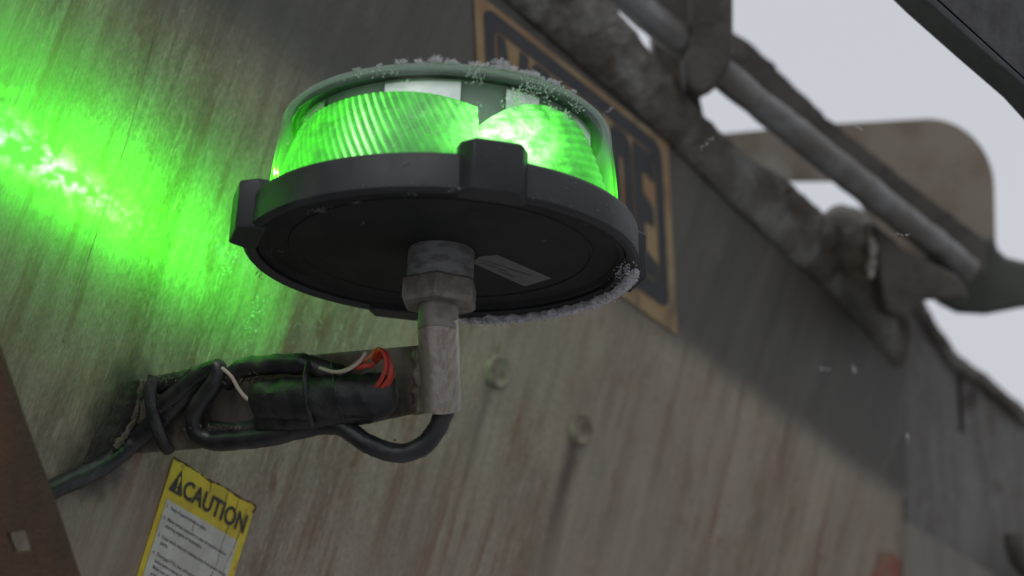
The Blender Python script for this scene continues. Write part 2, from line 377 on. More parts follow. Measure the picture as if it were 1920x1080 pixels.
# rail, crusted with frozen grime
def lumpy(px, pl, off, hw, name, seed, amp=.0022, wf=110, m=None):
    n_ = len(px); P3 = [pl.at(x, y, off) for x, y in px]; Q = spline(P3, 22)
    def rad(t):
        i = t * (len(Q) - 1); p = Q[int(i)]
        return (hw[0] + (hw[1] - hw[0]) * t) * (1 + .14 * noise.noise(p * 16 + Vector((seed, 0, 0))) + .05 * noise.noise(p * 60))
    return link(name, tube_bm(Q, rad, seg=30, straight=True, wob=amp, wf=wf, seed=seed, flat=.75), m or M_CRUST, truck)
def ribbon(lo, up, pl, name, m, off=.003, bulge=.011, NU=420, NV=44, seed=3):
    """thick crusted strip between a lower and an upper edge line, bulging out of the plane, closed at the back"""
    Lp = spline([pl.at(x, y, off) for x, y in lo], 20); Up_ = spline([pl.at(x, y, off) for x, y in up], 20)
    def samp(Q, t):
        f = t * (len(Q) - 1); i = min(int(f), len(Q) - 2); return Q[i].lerp(Q[i + 1], f - i)
    bm = bmesh.new(); g_ = []
    for i in range(NU + 1):
        t = i / NU; A_, B_ = samp(Lp, t), samp(Up_, t); row = []
        for j in range(NV):
            q_ = j / (NV - 1)
            if j < NV * .75: s_ = j / (NV * .75 - 1) if NV * .75 > 1 else 0; s_ = min(1, s_); z_ = (math.sin(math.pi * s_) ** .6)
            else: s_ = 1 - (j - NV * .75) / (NV * .25); z_ = -.35 * math.sin(math.pi * s_)
            p = A_.lerp(B_, s_) + pl.n * (bulge * z_ * (1 - .25 * math.exp(-((s_ - .45) / .12) ** 2) * max(0, 1 - t * 1.6)))
            d = noise.fractal(p * 55 + Vector((seed, 0, 0)), 1, 2, 5) * .0026 + noise.noise(p * 300) * .0009
            p = p + pl.n * d * (1 if z_ >= 0 else 0) + UP * noise.fractal(p * 90, 1, 2, 4) * .0016 + RT * noise.noise(p * 120) * .0012
            row.append(bm.verts.new(p))
        g_.append(row)
    for i in range(NU):
        for j in range(NV): bm.faces.new((g_[i][j], g_[i + 1][j], g_[i + 1][(j + 1) % NV], g_[i][(j + 1) % NV]))
    bm.faces.new(g_[0]); bm.faces.new(g_[-1][::-1])
    return link(name, bm, m, truck)
ribbon([(760, -165), (880, -62), (1000, 42), (1100, 130), (1200, 215), (1300, 312), (1400, 408), (1500, 497), (1600, 592), (1690, 690)],
       [(900, -215), (1010, -130), (1120, -25), (1175, 42), (1226, 105), (1310, 205), (1400, 292), (1470, 335), (1530, 388), (1600, 450), (1692, 580)], UPPER, 'top_rail', M_CRUST)
# frozen lump at the rail end
bm = tube_bm([C(1530, 440, 1.86), C(1565, 418, 1.86), C(1598, 430, 1.86), C(1610, 490, 1.86), C(1625, 540, 1.86), C(1650, 600, 1.87), C(1672, 655, 1.88)], lambda t: .008 + .014 * math.sin(t * 3.1), seg=24, wob=.003, wf=90, seed=4)
link('grime_crust', bm, M_CRUST, truck)

# rear corner panel beyond the seam
P = Plane(WALL.at(1693, 900, -.012), cv(.80, -.52, .30), cv(.0, 1, .25))
px = rough_outline([(1688, 590), (1728, 560), (1760, 612), (1800, 668), (1850, 702), (1920, 765), (2010, 835)], 12, 3, 3, closed=False) + [(2010, 835), (2400, 1150), (2400, 1700), (1688, 1700)]
rear = link('corner_panel', plate([P.at(*q) for q in px], -P.n * .02), M_SIDE, truck, smooth=False); add_uv(rear, P)
cr = [P.at(*q, .004) for q in ((1690, 560), (1722, 575), (1762, 640), (1805, 692), (1850, 722), (1925, 785), (2060, 890))]
link('grime_crust', tube_bm(cr, .0065, seg=16, k=18, wob=.0035, wf=90, seed=12), M_CRUST, truck)
# seam shade put in as a dark strip; slot and ridge
link('seam_shade', plate([P.at(*q, .006) for q in ((1686, 640), (1700, 640), (1703, 1700), (1688, 1700))], -P.n * .006), M_DARKST, truck, smooth=False, bevel=.001)
link('slot', plate([P.at(*q, .0008) for q in ((1795, 706), (1802, 700), (1808, 808), (1800, 815))], -P.n * .0006), M_DARKHOLE, truck, smooth=False)
link('stain_patch', plate([P.at(*q, .0008) for q in smooth_px([(1808, 735), (1830, 730), (1834, 752), (1822, 768), (1808, 772)])], -P.n * .0006), M_DARKST, truck, smooth=False)
link('lower_lip', plate([P.at(*q, .012) for q in ((1693, 985), (1702, 976), (1880, 1085), (2300, 1345), (2300, 1700), (1693, 1700))], -P.n * .011), wall_material('lip_steel', (.21, .185, .16), (.16, .14, .12), (.26, .25, .23), (.12, .08, .05), (), (.6, .8), .5), truck, smooth=False, bevel=.002)
add_uv(bpy.data.objects['lower_lip'], P)
link('red_sticker', plate([WALL.at(*q, .0012) for q in ((1652, 1036), (1664, 1032), (1725, 1078), (1800, 1130), (1760, 1200), (1600, 1200), (1636, 1080))], -WALL.n * .0008), M_REDST, truck, smooth=False, label='faded red sticker at bottom right of the wall')
link('hanging_bar', tube_bm([P.at(1900, 1000, .03), P.at(1905, 1030, .03), P.at(1925, 1065, .03), P.at(1980, 1110, .03)], .011, seg=12), M_DARKST, truck)

# ---- bolts (dished heads)
for (x, y) in ((932, 697), (1088, 805)):
    c = WALL.at(x, y)
    bmd = lathe([(0, .0003), (.006, .0008), (.0095, .0030), (.0118, .0056), (.0130, .0046), (.0145, 0)], 40)
    rot = WALL.n.to_track_quat('Z', 'Y').to_matrix().to_4x4() @ Matrix.Diagonal((1, 1, .7, 1))
    bmd.transform(Matrix.Translation(c) @ rot)
    link('bolt_head', bmd, mat('bolt_grey', (.235, .20, .15), .6, base2=(.14, .105, .075), scale=(90, 90, 90))[0], truck)

# ---- weld seam line on the left of the wall
bm = bmesh.new(); 
link('weld_seam', tube_bm([WALL.at(*q, .0002) for q in ((300, 30), (262, 180), (222, 320), (165, 490), (120, 640))], .0006, seg=8, wob=.0003, wf=300), M_WALL, truck)
add_uv(bpy.data.objects['weld_seam'], WALL)

# ---- frozen droplets running down the wall under the beacon, catching its light
rnd = random.Random(41); pl = []
M_WET = mat('wet_ice', (.5, .52, .5), .15, spec=.8)[0]
for x0, y0, L_, k in ((432, 440, 90, 34), (440, 470, 60, 26), (476, 560, 110, 60), (484, 555, 90, 40), (494, 560, 60, 20), (505, 545, 60, 14), (452, 430, 50, 12), (560, 590, 60, 16), (600, 600, 60, 20), (642, 605, 70, 16), (415, 330, 90, 14), (380, 500, 70, 8), (530, 600, 80, 8)):
    for i in range(k):
        t_ = rnd.random() ** 1.2
        pl.append(WALL.at(x0 - 24 * L_ / 110 * t_ + rnd.gauss(0, 2.6) + 3 * math.sin(t_ * 9), y0 + L_ * t_, rnd.uniform(0, .0005)))
link('frozen_drips', crystals(pl, .00075, up=Vector((0, 0, -1)), long=3.0, seed=44), M_WET, truck)
# ================================================================ NAME DECAL (gold and black)
q = Quad(UPPER.at(886, -19), UPPER.at(1250, 270), UPPER.at(1268, 628), UPPER.at(905, 372))
def rrect(u0, v0, u1, v1, ru, rv, k=5, skip=()):
    o = []
    for ci, (cu, cvv, a) in enumerate(((u1 - ru, v0 + rv, -90), (u1 - ru, v1 - rv, 0), (u0 + ru, v1 - rv, 90), (u0 + ru, v0 + rv, 180))):
        if ci in skip:
            o.append([(u1, v0), (u1, v1), (u0, v1), (u0, v0)][ci]); continue
        for j in range(k + 1):
            t = R(a + 90 * j / k); o.append((cu + ru * math.cos(t), cvv + rv * math.sin(t)))
    return o
decal = link('name_decal', plate([q.at(u, v, .0014) for u, v in ((0, 0), (1, 0), (1, 1), (0, 1))], -UPPER.n * .0009), M_GOLD, truck, smooth=False, label='gold and black name decal on the grey band behind the beacon')
fr = q.poly(rrect(.040, .035, .958, .90, .05, .075), .0020, [rrect(.088, .112, .912, .80, .03, .05)])
link('decal_frame', fr, M_NAVY, decal, smooth=False)
L0, L1, T0, T1 = .100, .905, .125, .790
def box(c0, c1):
    return lambda pts: [(c0 + (c1 - c0) * u, T0 + (T1 - T0) * v) for u, v in pts]
W = [1.25, 1, 1.1, 1, 1, .95]; gap = .009; tot = sum(W); x = L0; cells = []
for wv in W:
    dx = (L1 - L0 - gap * 5) * wv / tot; cells.append(box(x, x + dx)); x += dx + gap
lb = bmesh.new()
def rr(b, *a, **k): return b(rrect(*a, **k))
m_ = [(0, 0), (.26, 0), (.5, .42), (.74, 0), (1, 0), (1, 1), (.72, 1), (.72, .42), (.5, .85), (.28, .42), (.28, 1), (0, 1)]
q.poly(cells[0](m_), .0021, (), lb)
for i in (1, 4): q.poly(rr(cells[i], 0, 0, 1, 1, .3, .14), .0021, [rr(cells[i], .42, .2, .60, .8, .08, .05)], lb)
q.poly(cells[2]([(0, 0), (.32, 0), (.70, .55), (.70, 0), (1, 0), (1, 1), (.68, 1), (.30, .45), (.30, 1), (0, 1)]), .0021, (), lb)
q.poly(cells[3]([(0, 0), (.75, 0), (1, .1), (1, .42), (.82, .52), (1, .62), (1, 1), (.68, 1), (.68, .68), (.55, .6), (.34, .6), (.34, 1), (0, 1)]), .0021, [cells[3]([(.34, .2), (.62, .2), (.66, .26), (.66, .38), (.62, .42), (.34, .42)])], lb)
q.poly(cells[5]([(0, 0), (1, 0), (1, .22), (.42, .19), (.42, .36), (.9, .42), (.9, .58), (.42, .58), (.42, .80), (1, .86), (1, 1), (0, 1)]), .0021, (), lb)
link('lettering', lb, M_NAVY, decal, smooth=False)

# ================================================================ CAUTION LABEL
q = Quad(*[WALL.at(*p) for p in ((325, 858), (477, 948), (339, 1403), (185, 1302))])
lab = link('warning_label', plate([q.at(u, v, .0010) for u, v in ((0, 0), (.25, .002), (.42, .002), (.6, -.001), (.8, .001), (1, 0), (1, 1), (0, 1))], -WALL.n * .0008), M_YELLOW, truck, smooth=False, label='yellow and white caution sticker with rusty top edge')
wp = q.poly([(.055, .168), (.925, .166), (.93, .97), (.055, .97)], .00135)
link('white_field', wp, M_WHITEV, lab, smooth=False)
lt = bmesh.new(); q.text('CAUTION', .19, .052, .955, .131, .0016, lt, offset=.022)
link('lettering', lt, M_INK, lab, smooth=False)
tri = q.poly([(.113, .030), (.196, .130), (.040, .131)], .0016)
link('warning_symbol', tri, M_INK, lab, smooth=False)
ex = q.poly([(.103, .062), (.127, .062), (.121, .103), (.110, .103)], .0019); q.poly([(.107, .110), (.124, .110), (.124, .122), (.107, .122)], .0019, (), ex)
link('exclamation_mark', ex, M_YELLOW, lab, smooth=False)
small = [(.187, '1.', 'Keep all guards/shields in place.', .55), (.235, '2.', 'Make certain everyone is clear of machine before', .835), (.262, '', 'starting engine or hydraulics.', .56),
         (.309, '3.', 'Keep hands, feet and clothing away from power driven', .90), (.336, '', 'parts.', .215), (.383, '4.', 'Disengage PTO, shut off hydraulics, set the parking', .86),
         (.410, '', 'brake before leaving the cab or servicing machine.', .84), (.437, '', 'Make sure all moving parts have stopped and', .78), (.464, '', 'pressure is relieved.', .42),
         (.511, '5.', 'Never allow riders on this machine.', .62), (.558, '6.', 'Block the body securely before working under it.', .83)]
tm = bmesh.new()
for v, num, s, u1 in small:
    if num: q.text(num, .075, v, .098, v + .014, .0016, tm, offset=.01)
    q.text(s, .125, v - .002, u1, v + .018, .0016, tm, offset=.008)
link('fine_print', tm, M_INKGREY, lab, smooth=False)
# torn wrinkle cracks and rust along its top edge
cr = bmesh.new()
for path in ([(.80, .02), (.80, .09), (.775, .15), (.765, .22), (.77, .30), (.74, .36)], [(.92, .03), (.915, .12), (.90, .20), (.87, .28), (.865, .36)], [(.46, .01), (.47, .05)], [(.66, .01), (.665, .06), (.655, .1)]):
    tube_bm([q.at(u, v, .0010) for u, v in path], .0005, seg=6, wob=.0003, wf=400, bm=cr)
link('wrinkle', cr, mat('wrinkle_brown', (.22, .17, .06), .7)[0], lab)
cr = tube_bm([q.at(u, v, .0008) for u, v in ((0, 0), (.2, 0), (.42, .007), (.6, -.001), (.8, .004), (1, 0), (.99, .03))], .0007, seg=6, wob=.0008, wf=300)
link('rusty_edge', cr, mat('rust_edge', (.12, .055, .025), .8, base2=(.06, .03, .02), scale=(300, 300, 300))[0], lab)

# ================================================================ BEACON
BT = cv(math.sin(R(2.0)), 0, 0) + Vector((0, 0, 1)) * math.cos(R(2.0)); BT.normalize()
bx = (Vector((1, 0, 0)) - BT * BT.x).normalized(); by = BT.cross(bx)
BROT = Matrix((bx, by, BT)).transposed()
BC = C(827, 484, 1.162)
beacon = thing('warning_beacon', 'round clear lensed beacon glowing green on a steel stem', 'beacon light', BC, BROT)
BM = MW[beacon.name]
# base
link('base_plate', lathe([(0, .0045), (.090, .0045), (.0905, .0036), (.0925, .0036), (.093, .0045), (.1065, .0045), (.1085, .0020), (.1115, .0020), (.1125, .0060), (.1125, .012), (0, .012)], 120), M_BLACKBASE, beacon, True)
ring = [(.1126, .010), (.1126, .0005), (.1150, -.0015), (.1180, -.0015), (.1200, .0005), (.1194, .0185), (.1178, .0215), (.1105, .0225), (.1085, .0220), (.1085, .012)]
ringo = link('retaining_ring', lathe(ring, 140), M_BLACKP, beacon, True)
for a in (-74, 16, 106, 196):
    bm = bmesh.new()
    def lugpts(z, e):
        r0, r1 = .110, .1275 - e; w0, w1 = .0200 - e * .6, .0145 - e
        return [bm.verts.new((r, s, z)) for r, s in ((r0, -w0), (.1175 - e * .3, -w0), (r1, -w1), (r1, w1), (.1175 - e * .3, w0), (r0, w0))]
    lv = [lugpts(-.0025, .001), lugpts(-.001, 0), lugpts(.0272, .0005), lugpts(.0290, .0025)]
    for c, d in zip(lv, lv[1:]):
        for j in range(6): bm.faces.new((c[j], c[(j + 1) % 6], d[(j + 1) % 6], d[j]))
    bm.faces.new(lv[0][::-1]); bm.faces.new(lv[-1])
    bm.transform(Matrix.Rotation(R(a), 4, 'Z'))
    link('lug', bm, M_BLACKP, beacon, True, bevel=.0008)
# collar, nut
prof = [(.0215, .006)]
z = .005
while z > -.0165:
    prof += [(.0203, z), (.0196, z - .0008)]; z -= .0016
prof += [(.0, z)]
link('threaded_collar', lathe(prof, 64), M_THREAD, beacon, True, autosm=False)
bm = bmesh.new()
def hexr(rr, z): return [bm.verts.new((rr * math.cos(R(-93 + 60 * j)), rr * math.sin(R(-93 + 60 * j)), z)) for j in range(6)]
lv = [hexr(.0225, -.0152), hexr(.0246, -.0168), hexr(.0246, -.0286), hexr(.0222, -.0308)]
for c, d in zip(lv, lv[1:]):
    for j in range(6): bm.faces.new((c[j], c[(j + 1) % 6], d[(j + 1) % 6], d[j]))
bm.faces.new(lv[0]); bm.faces.new(lv[-1])
link('hex_nut', bm, M_NUT, beacon, True, bevel=.0006)
link('stem', lathe([(.0122, -.030), (.0122, -.0400), (.0118, -.0460), (0, -.0460)], 48), M_NUT, beacon, True)

def local_on(z, x, y):
    inv = BM.inverted(); o = inv @ CAMLOC; d = (inv @ C(x, y, 1)) - o
    t = (z - o.z) / d.z; return o + d * t
# maker label under the base
q4 = [local_on(.0042, *p) for p in ((884, 492), (900, 481), (932, 478), (1034, 522), (984, 537))]
sl = link('rating_label', plate(q4, Vector((0, 0, .0006))), M_PAPER, beacon, True, smooth=False)
tb = bmesh.new()
Q = Quad(*[local_on(.0038, *p) for p in ((899, 486), (1024, 523), (985, 532), (893, 493))])
rnd = random.Random(5)
for v, a, b in ((.05, .08, .42), (.10, .45, .8), (.50, .1, .5), (.80, .42, .7)):
    u = a
    while u < b:
        w_ = rnd.uniform(.008, .03)
        vs = [tb.verts.new(Q.at(*p, 0)) for p in ((u, v), (u + w_, v), (u + w_, v + .13), (u, v + .13))]; tb.faces.new(vs); u += w_ + rnd.uniform(.006, .015)
tb.transform(Matrix.Translation((0, 0, .00005)))
link('printed_lines', tb, M_INKGREY, sl, True, smooth=False)
# dimples and scrapes of the underside
for x, y, s in ((886, 398, .0060), (1094, 420, .0052), (566, 516, .0050), (915, 577, .003)):
    p = local_on(.0043, x, y)
    bm = lathe([(0, 0), (s * .8, 0), (s, .0004), (s, .002), (0, .002)], 24); bm.transform(Matrix.Translation(p)); link('drain_hole', bm, M_DARKHOLE, beacon, True)
sc = bmesh.new(); rnd = random.Random(3)
pl = []
for (x, y, sx, sy, k) in ((600, 395, 22, 3, 60), (668, 380, 14, 2, 25), (520, 470, 18, 2, 18), (680, 418, 5, 3, 12), (485, 512, 8, 12, 45), (770, 365, 25, 2, 18), (1020, 452, 5, 2, 12), (860, 355, 40, 3, 30), (1095, 418, 10, 5, 12)):
    for i in range(k): pl.append(local_on(.0038 if y > 400 else -.0012, x + rnd.gauss(0, sx * .5), y + rnd.gauss(0, sy * .5) - (0.18 * rnd.gauss(0, sx * .4))))
crystals(pl, .0007, sc, long=1.2, seed=4); link('dried_specks', sc, M_SCRATCH, beacon, True, smooth=False)

# clear dome
def dome_mat():
    m = bpy.data.materials.new('clear_polycarbonate'); m.use_nodes = True; t = m.node_tree; t.nodes.clear()
    o = t.nodes.new('ShaderNodeOutputMaterial'); tr = t.nodes.new('ShaderNodeBsdfTransparent'); gl = t.nodes.new('ShaderNodeBsdfGlossy'); df = t.nodes.new('ShaderNodeBsdfTranslucent'); d2 = t.nodes.new('ShaderNodeBsdfDiffuse')
    tr.inputs[0].default_value = (.93, .96, .94, 1); gl.inputs['Roughness'].default_value = .04; gl.inputs[0].default_value = (.9, .95, .95, 1)
    fr = t.nodes.new('ShaderNodeLayerWeight'); fr.inputs['Blend'].default_value = .12
    fm = t.nodes.new('ShaderNodeMath'); fm.operation = 'MULTIPLY'; fm.inputs[1].default_value = .45
    t.links.new(fr.outputs['Fresnel'], fm.inputs[0])
    a = t.nodes.new('ShaderNodeMixShader'); t.links.new(fm.outputs[0], a.inputs[0]); t.links.new(tr.outputs[0], a.inputs[1]); t.links.new(gl.outputs[0], a.inputs[2])
    # frost film near the top rim; lower film added to scatter the lamp's green
    tc = t.nodes.new('ShaderNodeTexCoord'); sp = t.nodes.new('ShaderNodeSeparateXYZ'); t.links.new(tc.outputs['Object'], sp.inputs[0])
    mr = t.nodes.new('ShaderNodeValToRGB'); el = mr.color_ramp.elements
    zz = t.nodes.new('ShaderNodeMath'); zz.operation = 'MULTIPLY'; zz.inputs[1].default_value = 10.0; t.links.new(sp.outputs[2], zz.inputs[0])
    el[0].position = .20; el[0].color = (.16, .16, .16, 1); el[1].position = .83; el[1].color = (.42, .42, .42, 1)
    for p_, v_ in ((.42, .09), (.58, .006), (.765, .008), (.80, .38)):
        e_ = el.new(p_); e_.color = (v_, v_, v_, 1)
    t.links.new(zz.outputs[0], mr.inputs[0])
    nz = t.nodes.new('ShaderNodeTexNoise'); nz.inputs['Scale'].default_value = 60; nz.inputs['Detail'].default_value = 8; t.links.new(tc.outputs['Object'], nz.inputs['Vector'])
    m2 = t.nodes.new('ShaderNodeMapRange'); m2.inputs['From Min'].default_value = .6; m2.inputs['From Max'].default_value = .8; m2.inputs['To Max'].default_value = .10; t.links.new(nz.outputs['Fac'], m2.inputs['Value'])
    ad = t.nodes.new('ShaderNodeMath'); ad.operation = 'ADD'; ad.use_clamp = True; t.links.new(mr.outputs[0], ad.inputs[0]); t.links.new(m2.outputs[0], ad.inputs[1])
    df.inputs[0].default_value = (.45, .50, .47, 1); d2.inputs[0].default_value = (.40, .44, .43, 1)
    md = t.nodes.new('ShaderNodeMixShader'); md.inputs[0].default_value = .5; t.links.new(df.outputs[0], md.inputs[1]); t.links.new(d2.outputs[0], md.inputs[2])
    b = t.nodes.new('ShaderNodeMixShader'); t.links.new(ad.outputs[0], b.inputs[0]); t.links.new(a.outputs[0], b.inputs[1]); t.links.new(md.outputs[0], b.inputs[2])
    # green edge glow of the lit clear wall, painted on as emission
    lw = t.nodes.new('ShaderNodeLayerWeight'); lw.inputs['Blend'].default_value = .5
    pw = t.nodes.new('ShaderNodeMath'); pw.operation = 'POWER'; pw.inputs[1].default_value = 3.2; t.links.new(lw.outputs['Facing'], pw.inputs[0])
    zm = t.nodes.new('ShaderNodeMapRange'); zm.interpolation_type = 'SMOOTHSTEP'; zm.inputs['From Min'].default_value = .074; zm.inputs['From Max'].default_value = .040; zm.inputs['To Max'].default_value = .75; t.links.new(sp.outputs[2], zm.inputs['Value'])
    em = t.nodes.new('ShaderNodeMath'); em.operation = 'MULTIPLY'; t.links.new(pw.outputs[0], em.inputs[0]); t.links.new(zm.outputs[0], em.inputs[1])
    ee = t.nodes.new('ShaderNodeEmission'); ee.inputs[0].default_value = (.06, 1, .0, 1); t.links.new(em.outputs[0], ee.inputs[1])
    sm = t.nodes.new('ShaderNodeAddShader'); t.links.new(b.outputs[0], sm.inputs[0]); t.links.new(ee.outputs[0], sm.inputs[1])
    t.links.new(sm.outputs[0], o.inputs[0]); return m
M_DOME = dome_mat()
prof = [(.1082, .018), (.1080, .026), (.1058, .050), (.1035, .068), (.1026, .0775), (.1016, .0815), (.0990, .0842), (.0955, .0852), (.090, .0860), (.045, .0870), (0, .0874)]
inner = [(0, .0852), (.045, .0850), (.089, .0842), (.0950, .0834), (.0985, .0822), (.1000, .0800), (.1006, .0765), (.1013, .068), (.1036, .050), (.1058, .026), (.1060, .018)]
dome = link('clear_dome', lathe(prof + inner, 120), M_DOME, beacon, True)
# interior: dark ceiling plate, mirrored band with gaps
link('inner_ceiling', lathe([(0, .0800), (.0935, .0800), (.0955, .0782), (.0965, .0782), (.0965, .0820), (0, .0820)], 96), mat('ceiling_grey', (.10, .105, .115), .5, base2=(.06, .065, .075), scale=(30, 30, 30))[0], beacon, True)
M_MIRROR = mat('bright_reflector', (.98, .96, .96), .18, metal=.85, base2=(.88, .85, .86), scale=(60, 60, 60))[0]
M_HOUS = mat('inner_housing_grey', (.34, .335, .35), .4, base2=(.27, .27, .28), scale=(40, 40, 40))[0]
for a0, a1 in ((-111, -83), (-66, -52), (-38, -16), (4, 60), (76, 150), (165, 220)):
    if a1 - a0 < 2: continue
    sg = max(6, int((a1 - a0) / 2)); z0 = .050; z1 = .0778 if a0 == -111 else .0765
    bm = lathe([(.0895, z0), (.0918, z0), (.0918, z1), (.0895, z1), (.0895, z0)], sg, a0=a0, a1=a1)
    link('reflector_strip', bm, M_MIRROR, beacon, True)
link('inner_housing', lathe([(0, .020), (.0890, .020), (.0890, .0790), (0, .0790)], 96), M_HOUS, beacon, True)
# ribbed green optics: scalloped shells
def optic_mat():
    m = bpy.data.materials.new('glowing_green_optic'); m.use_nodes = True; t = m.node_tree; n = t.nodes; b = n['Principled BSDF']
    tc = n.new('ShaderNodeTexCoord')
    def M(op, a, bb=None, cl=False):
        q = n.new('ShaderNodeMath'); q.operation = op; q.use_clamp = cl
        for i, v in enumerate((a, bb)):
            if v is None: continue
            if isinstance(v, (int, float)): q.inputs[i].default_value = v
            else: t.links.new(v, q.inputs[i])
        return q.outputs[0]
    sp = n.new('ShaderNodeSeparateXYZ'); t.links.new(tc.outputs['UV'], sp.inputs[0])
    # u: angle in degrees/100, v: height 0..1 ; led hot zones on the strips
    def lobe(u0, wd, v0, wv):
        du = M('DIVIDE', M('SUBTRACT', sp.outputs[0], u0), wd); dv = M('DIVIDE', M('SUBTRACT', sp.outputs[1], v0), wv)
        return M('POWER', 2.718, M('MULTIPLY', M('ADD', M('MULTIPLY', du, du), M('MULTIPLY', dv, dv)), -1))
    z = n.new('ShaderNodeTexNoise'); z.inputs['Scale'].default_value = 95; z.inputs['Detail'].default_value = 9; z.inputs['Roughness'].default_value = .7; t.links.new(tc.outputs['Object'], z.inputs['Vector'])
    zc_ = n.new('ShaderNodeMapRange'); zc_.inputs['From Min'].default_value = .38; zc_.inputs['From Max'].default_value = .62; t.links.new(z.outputs['Fac'], zc_.inputs['Value'])
    ph = n.new('ShaderNodeUVMap'); ph.uv_map = 'Phase'; sp2 = n.new('ShaderNodeSeparateXYZ'); t.links.new(ph.outputs[0], sp2.inputs[0])
    rb = M('ADD', M('MULTIPLY', M('SINE', M('MULTIPLY', sp2.outputs[0], 6.2832)), .5), .5)
    pale_hot = M('MULTIPLY', M('MULTIPLY', lobe(-.66, .145, .42, .60), 4.6), M('ADD', M('MULTIPLY', zc_.outputs[0], .75), .25))
    caust = M('MULTIPLY', M('MULTIPLY', M('POWER', rb, 4.0), lobe(-1.16, .075, .42, .62)), 3.8)
    sat = M('ADD', M('ADD', lobe(-1.36, .20, .5, 1.6), lobe(-.48, .06, .3, .9)), M('MULTIPLY', lobe(-1.80, .10, .2, .9), 1.0), True)
    base = M('ADD', M('MULTIPLY', zc_.outputs[0], .30), .20)
    st = M('ADD', base, M('MULTIPLY', sat, M('ADD', .15, M('MULTIPLY', zc_.outputs[0], .45))))
    st = M('MULTIPLY', st, M('ADD', .70, M('MULTIPLY', rb, .42)))
    st = M('ADD', st, M('ADD', pale_hot, caust))
    cmb = n.new('ShaderNodeMix'); cmb.data_type = 'RGBA'; cmb.inputs['A'].default_value = (.10, 1, .05, 1); cmb.inputs['B'].default_value = (.06, 1, .0, 1)
    t.links.new(M('SUBTRACT', sat, M('MULTIPLY', caust, .6), True), cmb.inputs['Factor'])
    cw = n.new('ShaderNodeMix'); cw.data_type = 'RGBA'; cw.inputs['B'].default_value = (.42, 1, .36, 1); t.links.new(cmb.outputs['Result'], cw.inputs['A'])
    t.links.new(M('MULTIPLY', M('ADD', pale_hot, M('MULTIPLY', caust, .7)), .34, True), cw.inputs['Factor'])
    t.links.new(cw.outputs['Result'], b.inputs['Emission Color'])
    t.links.new(st, b.inputs['Emission Strength'])
    b.inputs['Base Color'].default_value = (.10, .30, .10, 1); b.inputs['Roughness'].default_value = .18
    return m
M_OPT = optic_mat()
def optic(a0, a1, top, rad=.1040, z0=.0210, phase=None, name='ribbed_optic'):
    bm = bmesh.new(); uvl = bm.loops.layers.uv.new('UVMap'); phl = bm.loops.layers.uv.new('Phase'); NA = int((a1 - a0) * 5); NZ = 40; grid = []; info = {}
    for i in range(NA + 1):
        a = a0 + (a1 - a0) * i / NA; row = []
        for j in range(NZ + 1):
            t = j / NZ; zz = z0 + (top(a) - z0) * t; hh = (zz - z0) / .045
            ph = phase(a, hh)
            r = rad - .0095 * t * t + .00035 * math.sin(ph * 2 * math.pi)
            v = bm.verts.new((r * math.cos(R(a)), r * math.sin(R(a)), zz)); info[v] = (a / 100, hh, ph); row.append(v)
        grid.append(row)
    for i in range(NA):
        for j in range(NZ): bm.faces.new((grid[i][j], grid[i + 1][j], grid[i + 1][j + 1], grid[i][j + 1]))
    r = bmesh.ops.extrude_face_region(bm, geom=bm.faces[:])
    for f in bm.faces:
        for l in f.loops:
            q_ = info.get(l.vert, (0, 0, 0)); l[uvl].uv = q_[:2]; l[phl].uv = (q_[2], 0)
    for g_ in r['geom']:
        if isinstance(g_, bmesh.types.BMVert): g_.co.x *= .975; g_.co.y *= .975
    return link(name, bm, M_OPT, beacon, True, autosm=False)
def arch(c, hw, hi, lo, pw=2.2): return lambda a: lo + (hi - lo) * max(0, 1 - abs((a - c) / hw) ** pw)
fanL = lambda a, h: (a / 2.9) + h * 4.4 + .06 * noise.noise(Vector((a * .3, h * 2, 0)))
fanR = lambda a, h: h * 8.5 - (a / 14.0) - h * (a + 45) / 30
optic(-192, -77, arch(-122, 70, .0700, .040, 2.6), phase=fanL)
optic(-76.5, 10, arch(-44, 34, .0715, .046, 2.4), phase=fanR)
optic(12, 90, arch(50, 40, .0655, .042), phase=fanL); optic(92, 166, arch(130, 38, .0655, .042), phase=fanL)
# led modules
M_LED = emis('led_hot', (.35, 1, .30), 5.0)
M_LEDG = emis('led_green', (.05, 1, .015), 1.6)
for a, zc, s, m_ in ((-170, .030, .0034, M_LED), (-76, .036, .0022, M_LEDG), (-156, .033, .0030, M_LEDG), (30, .036, .005, M_LEDG), (110, .036, .005, M_LEDG)):
    bm = bmesh.new(); bmesh.ops.create_icosphere(bm, subdivisions=2, radius=s)
    bm.transform(Matrix.Rotation(R(a), 4, 'Z') @ Matrix.Translation((.1036, 0, zc)) @ Matrix.Diagonal((.35, 1, 1.1, 1)))
    link('led', bm, m_, beacon, True)
